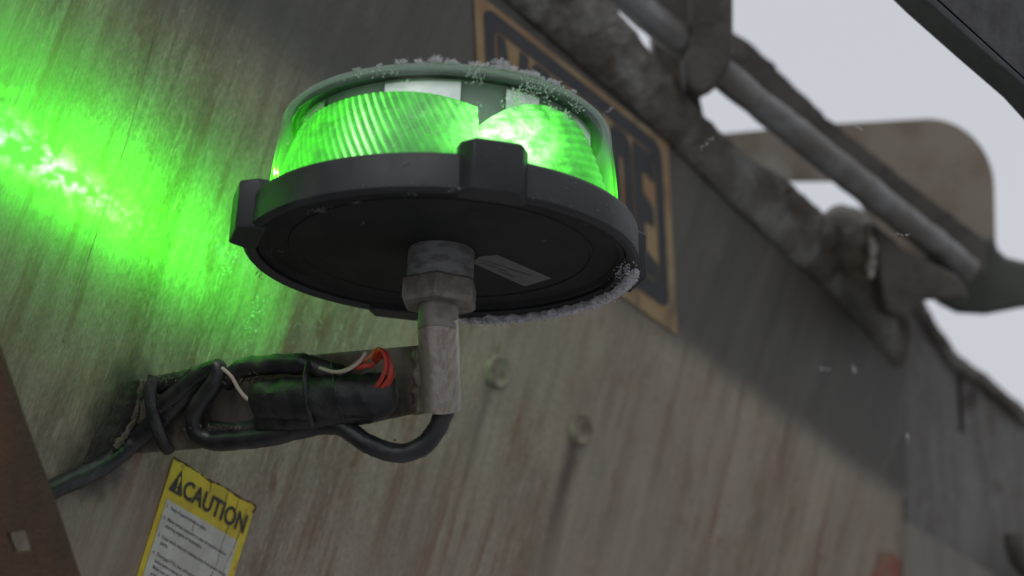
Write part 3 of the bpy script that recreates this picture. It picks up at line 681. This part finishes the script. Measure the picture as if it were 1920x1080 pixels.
# frost on the beacon
def rimpt(a, r, z): return Vector((r * math.cos(R(a)), r * math.sin(R(a)), z))
rnd = random.Random(11); pl = []
def tuft(a, h, base_z=.0838, r0=.0985):
    """one feathery clump: a stack of grains branching upwards"""
    k = int(6 + h * 4500)
    for b_ in range(6):
        da = rnd.gauss(0, .45); r = r0 + rnd.uniform(-.002, .002)
        for i in range(k):
            t_ = i / k; pl.append(rimpt(a + da * (1 + 1.2 * t_) + rnd.gauss(0, .25), r + rnd.gauss(0, .0007), base_z + h * t_ * rnd.uniform(.8, 1.05)))
for a, h in ((-104, .0025), (-103, .0035), (-98, .003), (-97.3, .002), (-93, .004), (-92, .0055), (-91, .0045), (-90, .003), (-88.5, .002), (-87, .0028), (-85.5, .002), (-80, .003), (-79, .0022), (-77, .002), (-75.5, .003), (-74, .002),
             (-71.5, .0065), (-71, .0075), (-70, .006), (-69, .0045), (-68, .006), (-67, .0035), (-66, .005), (-65, .003), (-63, .002), (-61.5, .003), (-60, .0025), (-58.5, .004), (-57, .0045), (-56, .003), (-54.5, .0035), (-53, .0025), (-51, .002),
             (-49, .003), (-47, .0035), (-45, .002), (-40, .0015), (-112, .001), (-120, .001)): tuft(a, h)
M_FROSTG = mat('dull_frost', (.50, .50, .52), .8, base2=(.62, .62, .65), scale=(300, 300, 300))[0]
link('frost_tufts', crystals(pl, .00048, up=Vector((0, 0, 1)), seed=2, long=1.6), M_FROSTG, beacon, True, smooth=False)
pl = []
for c, zc, sa, sz, k in ((-79, .0770, 1.6, .003, 50), (-60, .0735, 2.2, .004, 70), (-55, .0760, 3, .003, 50), (-40, .074, 4, .003, 30), (-115, .079, 4, .002, 16), (-108, .077, 2.0, .0016, 16)):
    for i in range(k):
        a = rnd.gauss(c, sa); zz = rnd.gauss(zc, sz); pl.append(rimpt(a, .1045 - (zz - .06) * .13, zz))
link('frost_patches', crystals(pl, .0008, seed=8), M_FROSTG, beacon, True, smooth=False)
# frost tufts in the dome glow, the lamp's green tinted into their colour
pl = []
for c, zc, sa, sz, k in ((-65, .0655, 1.3, .0045, 70), (-67, .060, 1.8, .002, 40), (-52, .0650, 1.6, .0016, 26), (-46, .0640, 1.6, .0022, 30), (-80, .056, 2, .002, 12), (-120, .050, 14, .010, 26), (-98, .048, 7, .008, 40), (-60, .045, 8, .006, 46)):
    for i in range(k):
        a = rnd.gauss(c, sa); zz = rnd.gauss(zc, sz); pl.append(rimpt(a, .1086 - (zz - .024) * .118, zz))
M_WETICE = emis('lit_ice', (.06, .9, .03), .9, (.5, .8, .5))
M_ICE = mat('green_tinted_ice', (.55, .8, .55), .3)[0]
link('ice_grains', crystals(pl, .0010, seed=18), M_ICE, beacon, True, smooth=False)
# thick rime along the far right lower rim
bm = tube_bm([rimpt(a, .1178 + .0008 * math.sin(a * .9), -.0030) for a in range(1, 87)], lambda t: .0030 * min(1, .3 + 6 * t, .3 + 6 * (1 - t)), seg=14, straight=True, wob=.0016, wf=420)
link('rime_crust', bm, M_FROST, beacon, True)
pl = []; rnd = random.Random(21)
for i in range(2600):
    a = rnd.uniform(0, 84)
    pl.append(rimpt(a, min(.1203, .1172 + rnd.uniform(-.0028, .0032) * (1.5 if a < 25 else 1)), -.0030 - abs(rnd.gauss(0, .0018))))
for i in range(260):
    a = rnd.gauss(6, 4); pl.append(rimpt(a, rnd.gauss(.1130, .0022), rnd.gauss(-.001, .0015)))
link('rime_needles', crystals(pl, .00085, up=Vector((0, -1, -.6)), seed=6), M_FROST, beacon, True, smooth=False)
pl = []
for c, zc, sa, sz, k in ((-77, .020, 2.5, .004, 14), (-68, .018, 2, .004, 22), (-50, .016, 2, .004, 16), (-90, .002, 9, .001, 26), (-62, .002, 8, .001, 22), (-85, .0275, 6, .001, 20), (-110, .027, 6, .001, 18), (-98, .014, .8, .001, 5), (-35, .009, 3, .003, 16), (-20, .002, 5, .001, 24), (17, .03, 3, .002, 30)):
    for i in range(k): pl.append(rimpt(rnd.gauss(c, sa), .1202 if abs(c - 17) > 2 and abs(c + 74) > 5 else .1278, rnd.gauss(zc, sz)))
link('dried_specks', crystals(pl, .0006, seed=16, long=1.2), M_SCRATCH, beacon, True, smooth=False)

# ---- the beacon's own light: a flat rotating fan, with added fill lamps after it
def beam(loc, P1, P2, hotpt, energy, hot, broad, wide, name):
    n_ = (P1 - loc).cross(P2 - loc).normalized()
    if n_.z < 0: n_ = -n_
    d0 = (hotpt - loc); d0 = (d0 - n_ * d0.dot(n_)).normalized()
    ld = bpy.data.lights.new(name, 'POINT'); ld.energy = energy; ld.color = (1, 1, 1); ld.shadow_soft_size = .0015
    ld.use_nodes = True; t = ld.node_tree; n = t.nodes; em = n['Emission']
    g = n.new('ShaderNodeNewGeometry')
    def M(op, a, bb=None):
        q = n.new('ShaderNodeMath'); q.operation = op
        for i, v in enumerate((a, bb)):
            if v is None: continue
            if isinstance(v, (int, float)): q.inputs[i].default_value = v
            else: t.links.new(v, q.inputs[i])
        return q.outputs[0]
    def dot(v):
        q = n.new('ShaderNodeVectorMath'); q.operation = 'DOT_PRODUCT'; t.links.new(g.outputs['Incoming'], q.inputs[0]); q.inputs[1].default_value = v; return q.outputs['Value']
    e = dot(n_); c = dot(d0 * SIGN)
    def gs(v, s): x = M('DIVIDE', v, s); return M('POWER', 2.718, M('MULTIPLY', M('MULTIPLY', x, x), -1))
    def gs2(v, s_dn, s_up):
        x = M('ADD', M('DIVIDE', M('MINIMUM', v, 0.0), s_dn), M('DIVIDE', M('MAXIMUM', v, 0.0), s_up)); return M('POWER', 2.718, M('MULTIPLY', M('MULTIPLY', x, x), -1))
    def az(p): return M('POWER', M('MAXIMUM', c, 0.0), p)
    # the moulded lens breaks the core of the beam into caustic patches
    mp_ = n.new('ShaderNodeMapping'); mp_.inputs['Scale'].default_value = (1, 1, 1); t.links.new(g.outputs['Incoming'], mp_.inputs[0])
    cz = n.new('ShaderNodeTexNoise'); cz.inputs['Scale'].default_value = 22; cz.inputs['Detail'].default_value = 9; cz.inputs['Roughness'].default_value = .68; t.links.new(mp_.outputs[0], cz.inputs['Vector'])
    cr_ = n.new('ShaderNodeMapRange'); cr_.interpolation_type = 'SMOOTHSTEP'; cr_.inputs['From Min'].default_value = .47; cr_.inputs['From Max'].default_value = .56; cr_.inputs['To Min'].default_value = .05; cr_.inputs['To Max'].default_value = 1.5; t.links.new(cz.outputs['Fac'], cr_.inputs['Value'])
    total = M('ADD', M('MULTIPLY', M('MULTIPLY', M('MULTIPLY', gs(e, R(hot[0])), cr_.outputs[0]), az(hot[1])), hot[2]),
              M('ADD', M('MULTIPLY', M('MULTIPLY', gs2(e, R(broad[0]), R(broad[3] if len(broad) > 3 else broad[0])), az(broad[1])), broad[2]), M('MULTIPLY', M('MULTIPLY', gs(e, R(wide[0])), az(wide[1])), wide[2])))
    t.links.new(total, em.inputs['Strength'])
    hl = M('MINIMUM', M('MULTIPLY', M('MULTIPLY', gs(e, R(hot[0] * .62)), az(hot[1] * 1.6)), cr_.outputs[0]), 1.0)
    cm = n.new('ShaderNodeMix'); cm.data_type = 'RGBA'; cm.inputs['A'].default_value = (.055, 1, .010, 1); cm.inputs['B'].default_value = (.15, 1, .21, 1)
    t.links.new(hl, cm.inputs['Factor']); t.links.new(cm.outputs['Result'], em.inputs['Color'])
    o = bpy.data.objects.new(name, ld); COL.objects.link(o); o.location = loc
    return o
SIGN = 1
LP = BM @ rimpt(180, .1015, .052)
beam(LP, WALL.at(20, 262), WALL.at(450, 545), WALL.at(-60, 240), 1.0, (6.2, 4, 17), (11.0, .35, 6.8, 22.0), (28, .3, .9), 'beacon_and_fill_lamp')
LP4 = BM @ rimpt(118, .1030, .052)
beam(LP4, LP4 + BROT @ Vector((1, 0, 0)), LP4 + BROT @ Vector((0, 1, 0)), LP4 + BROT @ Vector((-.6, .8, -.5)), 1.0, (9, .5, .03), (18, .4, .32), (38, .3, .20), 'beacon_and_fill_lamp')  # added fill for the wall that the optic hides from the main lamp
LP2 = BM @ rimpt(-62, .1027, .049)
beam(LP2, LP2 + BROT @ Vector((1, 0, 0)), LP2 + BROT @ Vector((0, 1, 0)), LP2 + BROT @ Vector((.5, -.9, 0)), .03, (6, 1, .5), (20, 1, .5), (60, .5, .3), 'beacon_and_fill_lamp')

LP3 = BM @ rimpt(-8, .1037, .041)
beam(LP3, LP3 + BROT @ Vector((1, 0, 0)), LP3 + BROT @ Vector((0, 1, 0)), LP3 + BROT @ Vector((.9, -.2, 0)), .09, (8, 1, .5), (25, 1, .5), (70, .5, .5), 'beacon_and_fill_lamp')  # added lamp to make the right edge of the dome glow
# ================================================================ MOUNTING BRACKET
brk = thing('mounting_bracket', 'steel flat bar arm with welded upright tube carrying the beacon', 'bracket', WALL.at(235, 790))
def arm_d(x): return 1.166 + (800 - x) / 560 * .088
tb_top = BM @ Vector((0, 0, -.0385)); tb_bot = C(829, 768, 1.160)
axis = (tb_top - tb_bot).normalized()
bm = lathe([(.0098, 0), (.0122, .0), (.0126, .001), (.0126, (tb_top - tb_bot).length), (.0098, (tb_top - tb_bot).length), (.0098, 0)], 56)
bm.transform(Matrix.Translation(tb_bot) @ axis.to_track_quat('Z', 'Y').to_matrix().to_4x4())
link('socket_tube', bm, M_TUBE, brk)
px = [(786, 648), (786, 774), (680, 797), (560, 822), (420, 838), (240, 852), (262, 712), (420, 690), (600, 664)]
link('flat_arm', plate([C(x, y, arm_d(x) + .004) for x, y in px], (FW * .007)), M_ARM, brk, smooth=False, bevel=.0008)
link('weld_bead', tube_bm([C(783, 650, 1.160), C(788, 700, 1.159), C(784, 740, 1.160), C(790, 775, 1.158)], .0042, seg=12, wob=.0016, wf=200), mat('weld_brown', (.085, .06, .04), .45, metal=.4, base2=(.16, .13, .10), scale=(200, 200, 60))[0], brk)
link('weld_bead', tube_bm([C(272, 712, 1.245), C(262, 750, 1.246), C(250, 790, 1.247), C(232, 820, 1.240), C(215, 840, 1.232)], .0022, seg=12, wob=.002, wf=200), M_MUD, brk)
# foot plate flaring to the wall
px = rough_outline([(268, 712), (238, 716), (222, 750), (205, 790), (178, 830), (160, 868), (200, 872), (245, 852)], 8, 4, 2)
link('foot_gusset', plate([WALL.at(x, y, .004) for x, y in px], -WALL.n * .003), mat('grimy_gusset', (.045, .040, .030), .8, base2=(.025, .022, .018), scale=(60, 60, 60), bump=.002, bscale=(200, 200, 200))[0], brk, smooth=False)

# ================================================================ WIRING HARNESS
har = thing('wiring_harness', 'black taped cable bundle with loose red and white wires strapped to the bracket arm', 'wiring', C(520, 760, 1.19))
def W3(pts, dd=.0):
    o = []
    for p in pts:
        d_ = arm_d(p[0]) - (p[2] if len(p) > 2 else .006); wd_ = (WALL.at(p[0], p[1]) - CAMLOC).dot(FW) - .005
        o.append(C(p[0], p[1], min(d_, wd_)))
    return o
link('cable', tube_bm(W3([(-80, 965, -.04), (20, 945, -.04), (96, 918, -.03), (150, 895, -.012), (200, 868, .0), (250, 826, .004), (300, 785, .006), (350, 735, .008), (392, 700, .010), (412, 692, .010)]), .0066, wob=.0010, wf=120), M_CABLE, har)
link('cable', tube_bm(W3([(300, 765, .01), (340, 730, .012), (375, 705, .012), (408, 690, .014), (404, 715, .016), (384, 745, .016), (366, 775, .016), (368, 808, .014), (395, 826, .012), (450, 826, .012), (520, 816, .012), (590, 800, .012), (640, 800, .014), (690, 832, .014), (745, 850, .010), (790, 838, .004), (818, 805, .002), (836, 765, .004), (838, 740, .002)]), .0060, wob=.0007, wf=120, k=8), M_CABLE, har)
link('cable', tube_bm(W3([(425, 715, .006), (455, 692, .012), (510, 684, .014), (565, 682, .016), (610, 694, .014), (650, 712, .010)]), .0066, wob=.0010, wf=120), M_CABLE, har)
link('cable', tube_bm(W3([(300, 722, .006), (350, 712, .008), (385, 700, .010)]), .0066, wob=.0015, wf=120), M_CABLE, har)
link('cable', tube_bm(W3([(395, 812, .006), (450, 812, .006), (520, 800, .006), (600, 788, .006), (680, 772, .006)]), .0075, wob=.001, wf=120), M_CABLE, har)
link('taped_splice', tube_bm(W3([(488, 752, .008), (510, 750, .014), (560, 748, .016), (620, 745, .017), (680, 742, .016), (712, 740, .014), (722, 738, .010)]), lambda t: .0138 * min(1, .35 + t * 6) * min(1, .45 + (1 - t) * 6), seg=22, wob=.0018, wf=90), M_TAPE, har)
link('taped_splice', tube_bm(W3([(490, 785, .010), (560, 784, .014), (640, 776, .014), (700, 766, .010)]), .0085, seg=16, wob=.0014, wf=90, seed=4), M_TAPE, har)
for pts, r_ in (([(290, 705, .012), (282, 740, .016), (290, 785, .016), (306, 830, .014), (318, 846, .004)], .0042), ([(586, 668, .014), (573, 700, .030), (574, 745, .033), (584, 790, .026), (592, 806, .012)], .0017), ([(622, 680, .016), (628, 720, .030), (636, 758, .031), (646, 790, .022)], .0012)):
    link('cable_tie', tube_bm(W3(pts), r_, seg=10, flat=.6), M_TAPE, har)
for mname, pts, r_ in ((M_REDW, [(700, 675, .018), (712, 656, .022), (722, 668, .024), (722, 695, .026), (708, 722, .026), (690, 737, .022)], .0014),
                       (M_REDW, [(704, 680, .016), (720, 660, .020), (731, 680, .022), (730, 708, .024), (712, 730, .024), (694, 739, .022)], .0014),
                       (M_REDW, [(716, 668, .014), (733, 686, .018), (736, 705, .020), (724, 726, .022), (700, 741, .020)], .0013),
                       (M_ORANGEW, [(672, 682, .024), (690, 672, .024), (706, 655, .020), (715, 655, .018)], .0010),
                       (M_REDW, [(668, 690, .026), (685, 686, .026), (700, 684, .022)], .0016),
                       (M_PURPW, [(636, 698, .026), (655, 690, .028), (672, 676, .024), (678, 668, .02)], .0012),
                       (M_WHITEW, [(600, 690, .026), (625, 697, .030), (650, 694, .031), (672, 680, .028), (686, 662, .022)], .0012),
                       (M_WHITEW, [(416, 690, .018), (434, 706, .018), (448, 730, .018), (466, 750, .018), (496, 766, .016)], .0013)):
    link('wire', tube_bm(W3(pts), r_, seg=8), mname, har)
# frozen mud on the bundle
rnd = random.Random(9); pl = []
for (x, y, sx, sy, k) in ((330, 712, 30, 6, 120), (460, 712, 30, 7, 110), (500, 700, 30, 4, 60), (440, 802, 45, 4, 120), (610, 700, 22, 8, 110), (600, 675, 25, 5, 70), (720, 835, 14, 6, 40), (315, 760, 10, 20, 40)):
    for i in range(k): pl.append(C(rnd.gauss(x, sx * .7), rnd.gauss(y, sy * .7), arm_d(x) - rnd.uniform(.006, .016)))
link('frozen_mud', crystals(pl, .0013, seed=31, long=1.3), M_MUD, har, smooth=False)

# ================================================================ LATCH LINKAGE at the upper right
lk = thing('latch_linkage', 'grimy round bar linkage with pivot plates along the top rail against the sky', 'linkage', C(1500, 400, 1.85))
def Cp(px, d): return [C(x, y, d) for x, y in px]
link('round_bar', tube_bm([C(1090, -72, 1.62).lerp(C(1815, 508, 1.84), i / 60) for i in range(61)], .0138, seg=28, straight=True, wob=.0018, wf=35), M_ROD, lk)
px = rough_outline([(1330, 30), (1395, 72), (1430, 100), (1560, 228), (1665, 312), (1850, 452), (1850, 520), (1700, 420), (1500, 260), (1330, 130)], 14, 4, 8)
link('flat_strap', plate(Cp(px, 1.86), FW * .010), M_DARKST, lk, smooth=False, bevel=.001)
px = [(1180, -60), (1224, 50), (1226, 120), (1232, 178), (1262, 168), (1310, 178), (1342, 162), (1364, 132), (1374, 100), (1374, 0), (1374, -80)]
link('pivot_plate', plate(Cp(rough_outline(px[:4], 14, 2, 5, False) + px[3:], 1.72), FW * .050), M_DARKST, lk, smooth=False, bevel=.004)
px = [(1296, -80), (1296, 66), (1282, 110), (1290, 168), (1312, 179), (1342, 164), (1366, 132), (1375, 100), (1375, 0), (1375, -80)]
link('pivot_knuckle', plate(Cp(px, 1.655), FW * .05), M_DARKST, lk, smooth=False, bevel=.004)
px = rough_outline([(1222, 90), (1310, 160), (1318, 210), (1336, 258), (1360, 300), (1300, 330), (1190, 220)], 12, 4, 15)
link('pivot_post', plate(Cp(px, 1.75), FW * .045), M_CRUST, lk, smooth=False, bevel=.003)
arc = [(1865 - 125 + 125 * math.sin(R(a)), 222 + 130 - 130 * math.cos(R(a))) for a in range(0, 91, 9)]
px = [(1290, 256), (1560, 232)] + arc + [(1867, 440), (1872, 555), (1780, 560), (1640, 430), (1600, 352), (1575, 340), (1490, 340), (1290, 330)]
link('rounded_plate', plate(Cp(px, 1.95), FW * .012), M_PLATE, lk, smooth=False, bevel=.001)
px = [(1866, 440), (1874, 468), (1890, 482), (1920, 490), (2100, 500), (2100, 560), (1920, 577), (1850, 590), (1810, 588), (1778, 572), (1752, 552), (1700, 530), (1740, 470)]
link('hooked_bar', plate(Cp(px, 1.90), FW * .045), M_GREENST, lk, smooth=False, bevel=.006)
px = rough_outline([(1634, 418), (1646, 424), (1700, 470), (1800, 520), (1820, 560), (1760, 562), (1735, 562), (1715, 580), (1690, 600), (1660, 585)], 12, 3, 25)
link('hinge_block', plate(Cp(px, 1.80), FW * .10), M_DARKST, lk, smooth=False, bevel=.003)
link('block_edge', tube_bm([C(1628, 418, 1.795), C(1632, 450, 1.795), C(1637, 470, 1.795), C(1634, 520, 1.795)], .0035, seg=10, wob=.003, wf=90), M_SCRATCH if False else mat('frosty_edge', (.30, .28, .25), .8, base2=(.13, .09, .06), scale=(60, 60, 60))[0], lk)

# ================================================================ NEAR STEEL BEAMS
bt = thing('steel_beam', 'blue grey steel beam crossing the upper right corner before the sky', 'beam', C(1900, 0, 1.25))
d = 1.25
link('beam_face', plate(Cp([(1755, -6), (1775, -30), (2600, -30), (2600, 900), (1935, 158)], d), FW * .05), M_BEAM, bt, smooth=False)
link('beam_flange', plate([C(x, y, d - .004) for x, y in ((1735, 0), (1700, -34), (1722, -34), (1757, 0), (1850, 84), (1940, 166), (2600, 880), (2600, 905), (1925, 166), (1830, 84))], FW * .06), M_BEAMEDGE, bt, smooth=False, bevel=.0012)
bl = thing('rusty_beam', 'rust brown steel upright with a square hole at the lower left', 'beam', C(20, 1070, 1.02))
px = [(-700, -400), (-370, -400), (0, 664), (46, 800), (97, 938), (146, 1084), (325, 1600), (-700, 1600)]
hole = [(12, 1000), (46, 994), (52, 1012), (58, 1034), (26, 1038), (18, 1020)]
link('web_plate', plate(Cp(px, 1.02), FW * .008, [Cp(hole, 1.02)]), M_RUST, bl, smooth=False, bevel=.0008)

# ================================================================ FALLING SNOW
rnd = random.Random(77)
for i, (x, y, d, L, ang, lab_) in enumerate(((1326, 268, 1.05, 16, -40, 'pale snowflake in front of the rail left of the flat plate'),
        (1547, 692, .95, 11, 5, 'snowflake before the shaded band, left of its close pair'), (1600, 691, .95, 8, 65, 'snowflake before the shaded band, right of its close pair'),
        (1702, 819, 1.0, 10, 80, 'snowflake beside the vertical seam of the wall'), (1692, 440, 1.1, 13, 3, 'snowflake in front of the round bar'),
        (1610, 240, 1.1, 9, 30, 'snowflake before the top edge of the rounded plate'), (1140, 207, 1.05, 10, -40, 'snowflake at the right shoulder of the beacon dome'))):
    c = C(x, y, d); a = R(-ang); dr = RT * math.cos(a) + UP * math.sin(a); sl_ = d / F
    pl = [c + dr * rnd.uniform(-1, 1) * L * sl_ + (RT * rnd.gauss(0, 1) + UP * rnd.gauss(0, 1) + FW * rnd.gauss(0, 2)) * 1.3 * sl_ for _ in range(16)]
    fl = thing('snowflake', lab_, 'snowflake', c, None, 'falling snowflakes')
    me = crystals(pl, .0005, seed=i); link('ice_crystal', me, M_FROST, fl, smooth=False)

S.render.resolution_x = 1920; S.render.resolution_y = 1080
for o in COL.objects:
    if o.type == 'MESH' and o.name.split('.')[0] in ('frost_tufts', 'frozen_drips', 'frost_patches', 'ice_grains', 'rime_needles', 'rime_crust', 'dried_specks', 'frozen_mud'): o['kind'] = 'stuff'
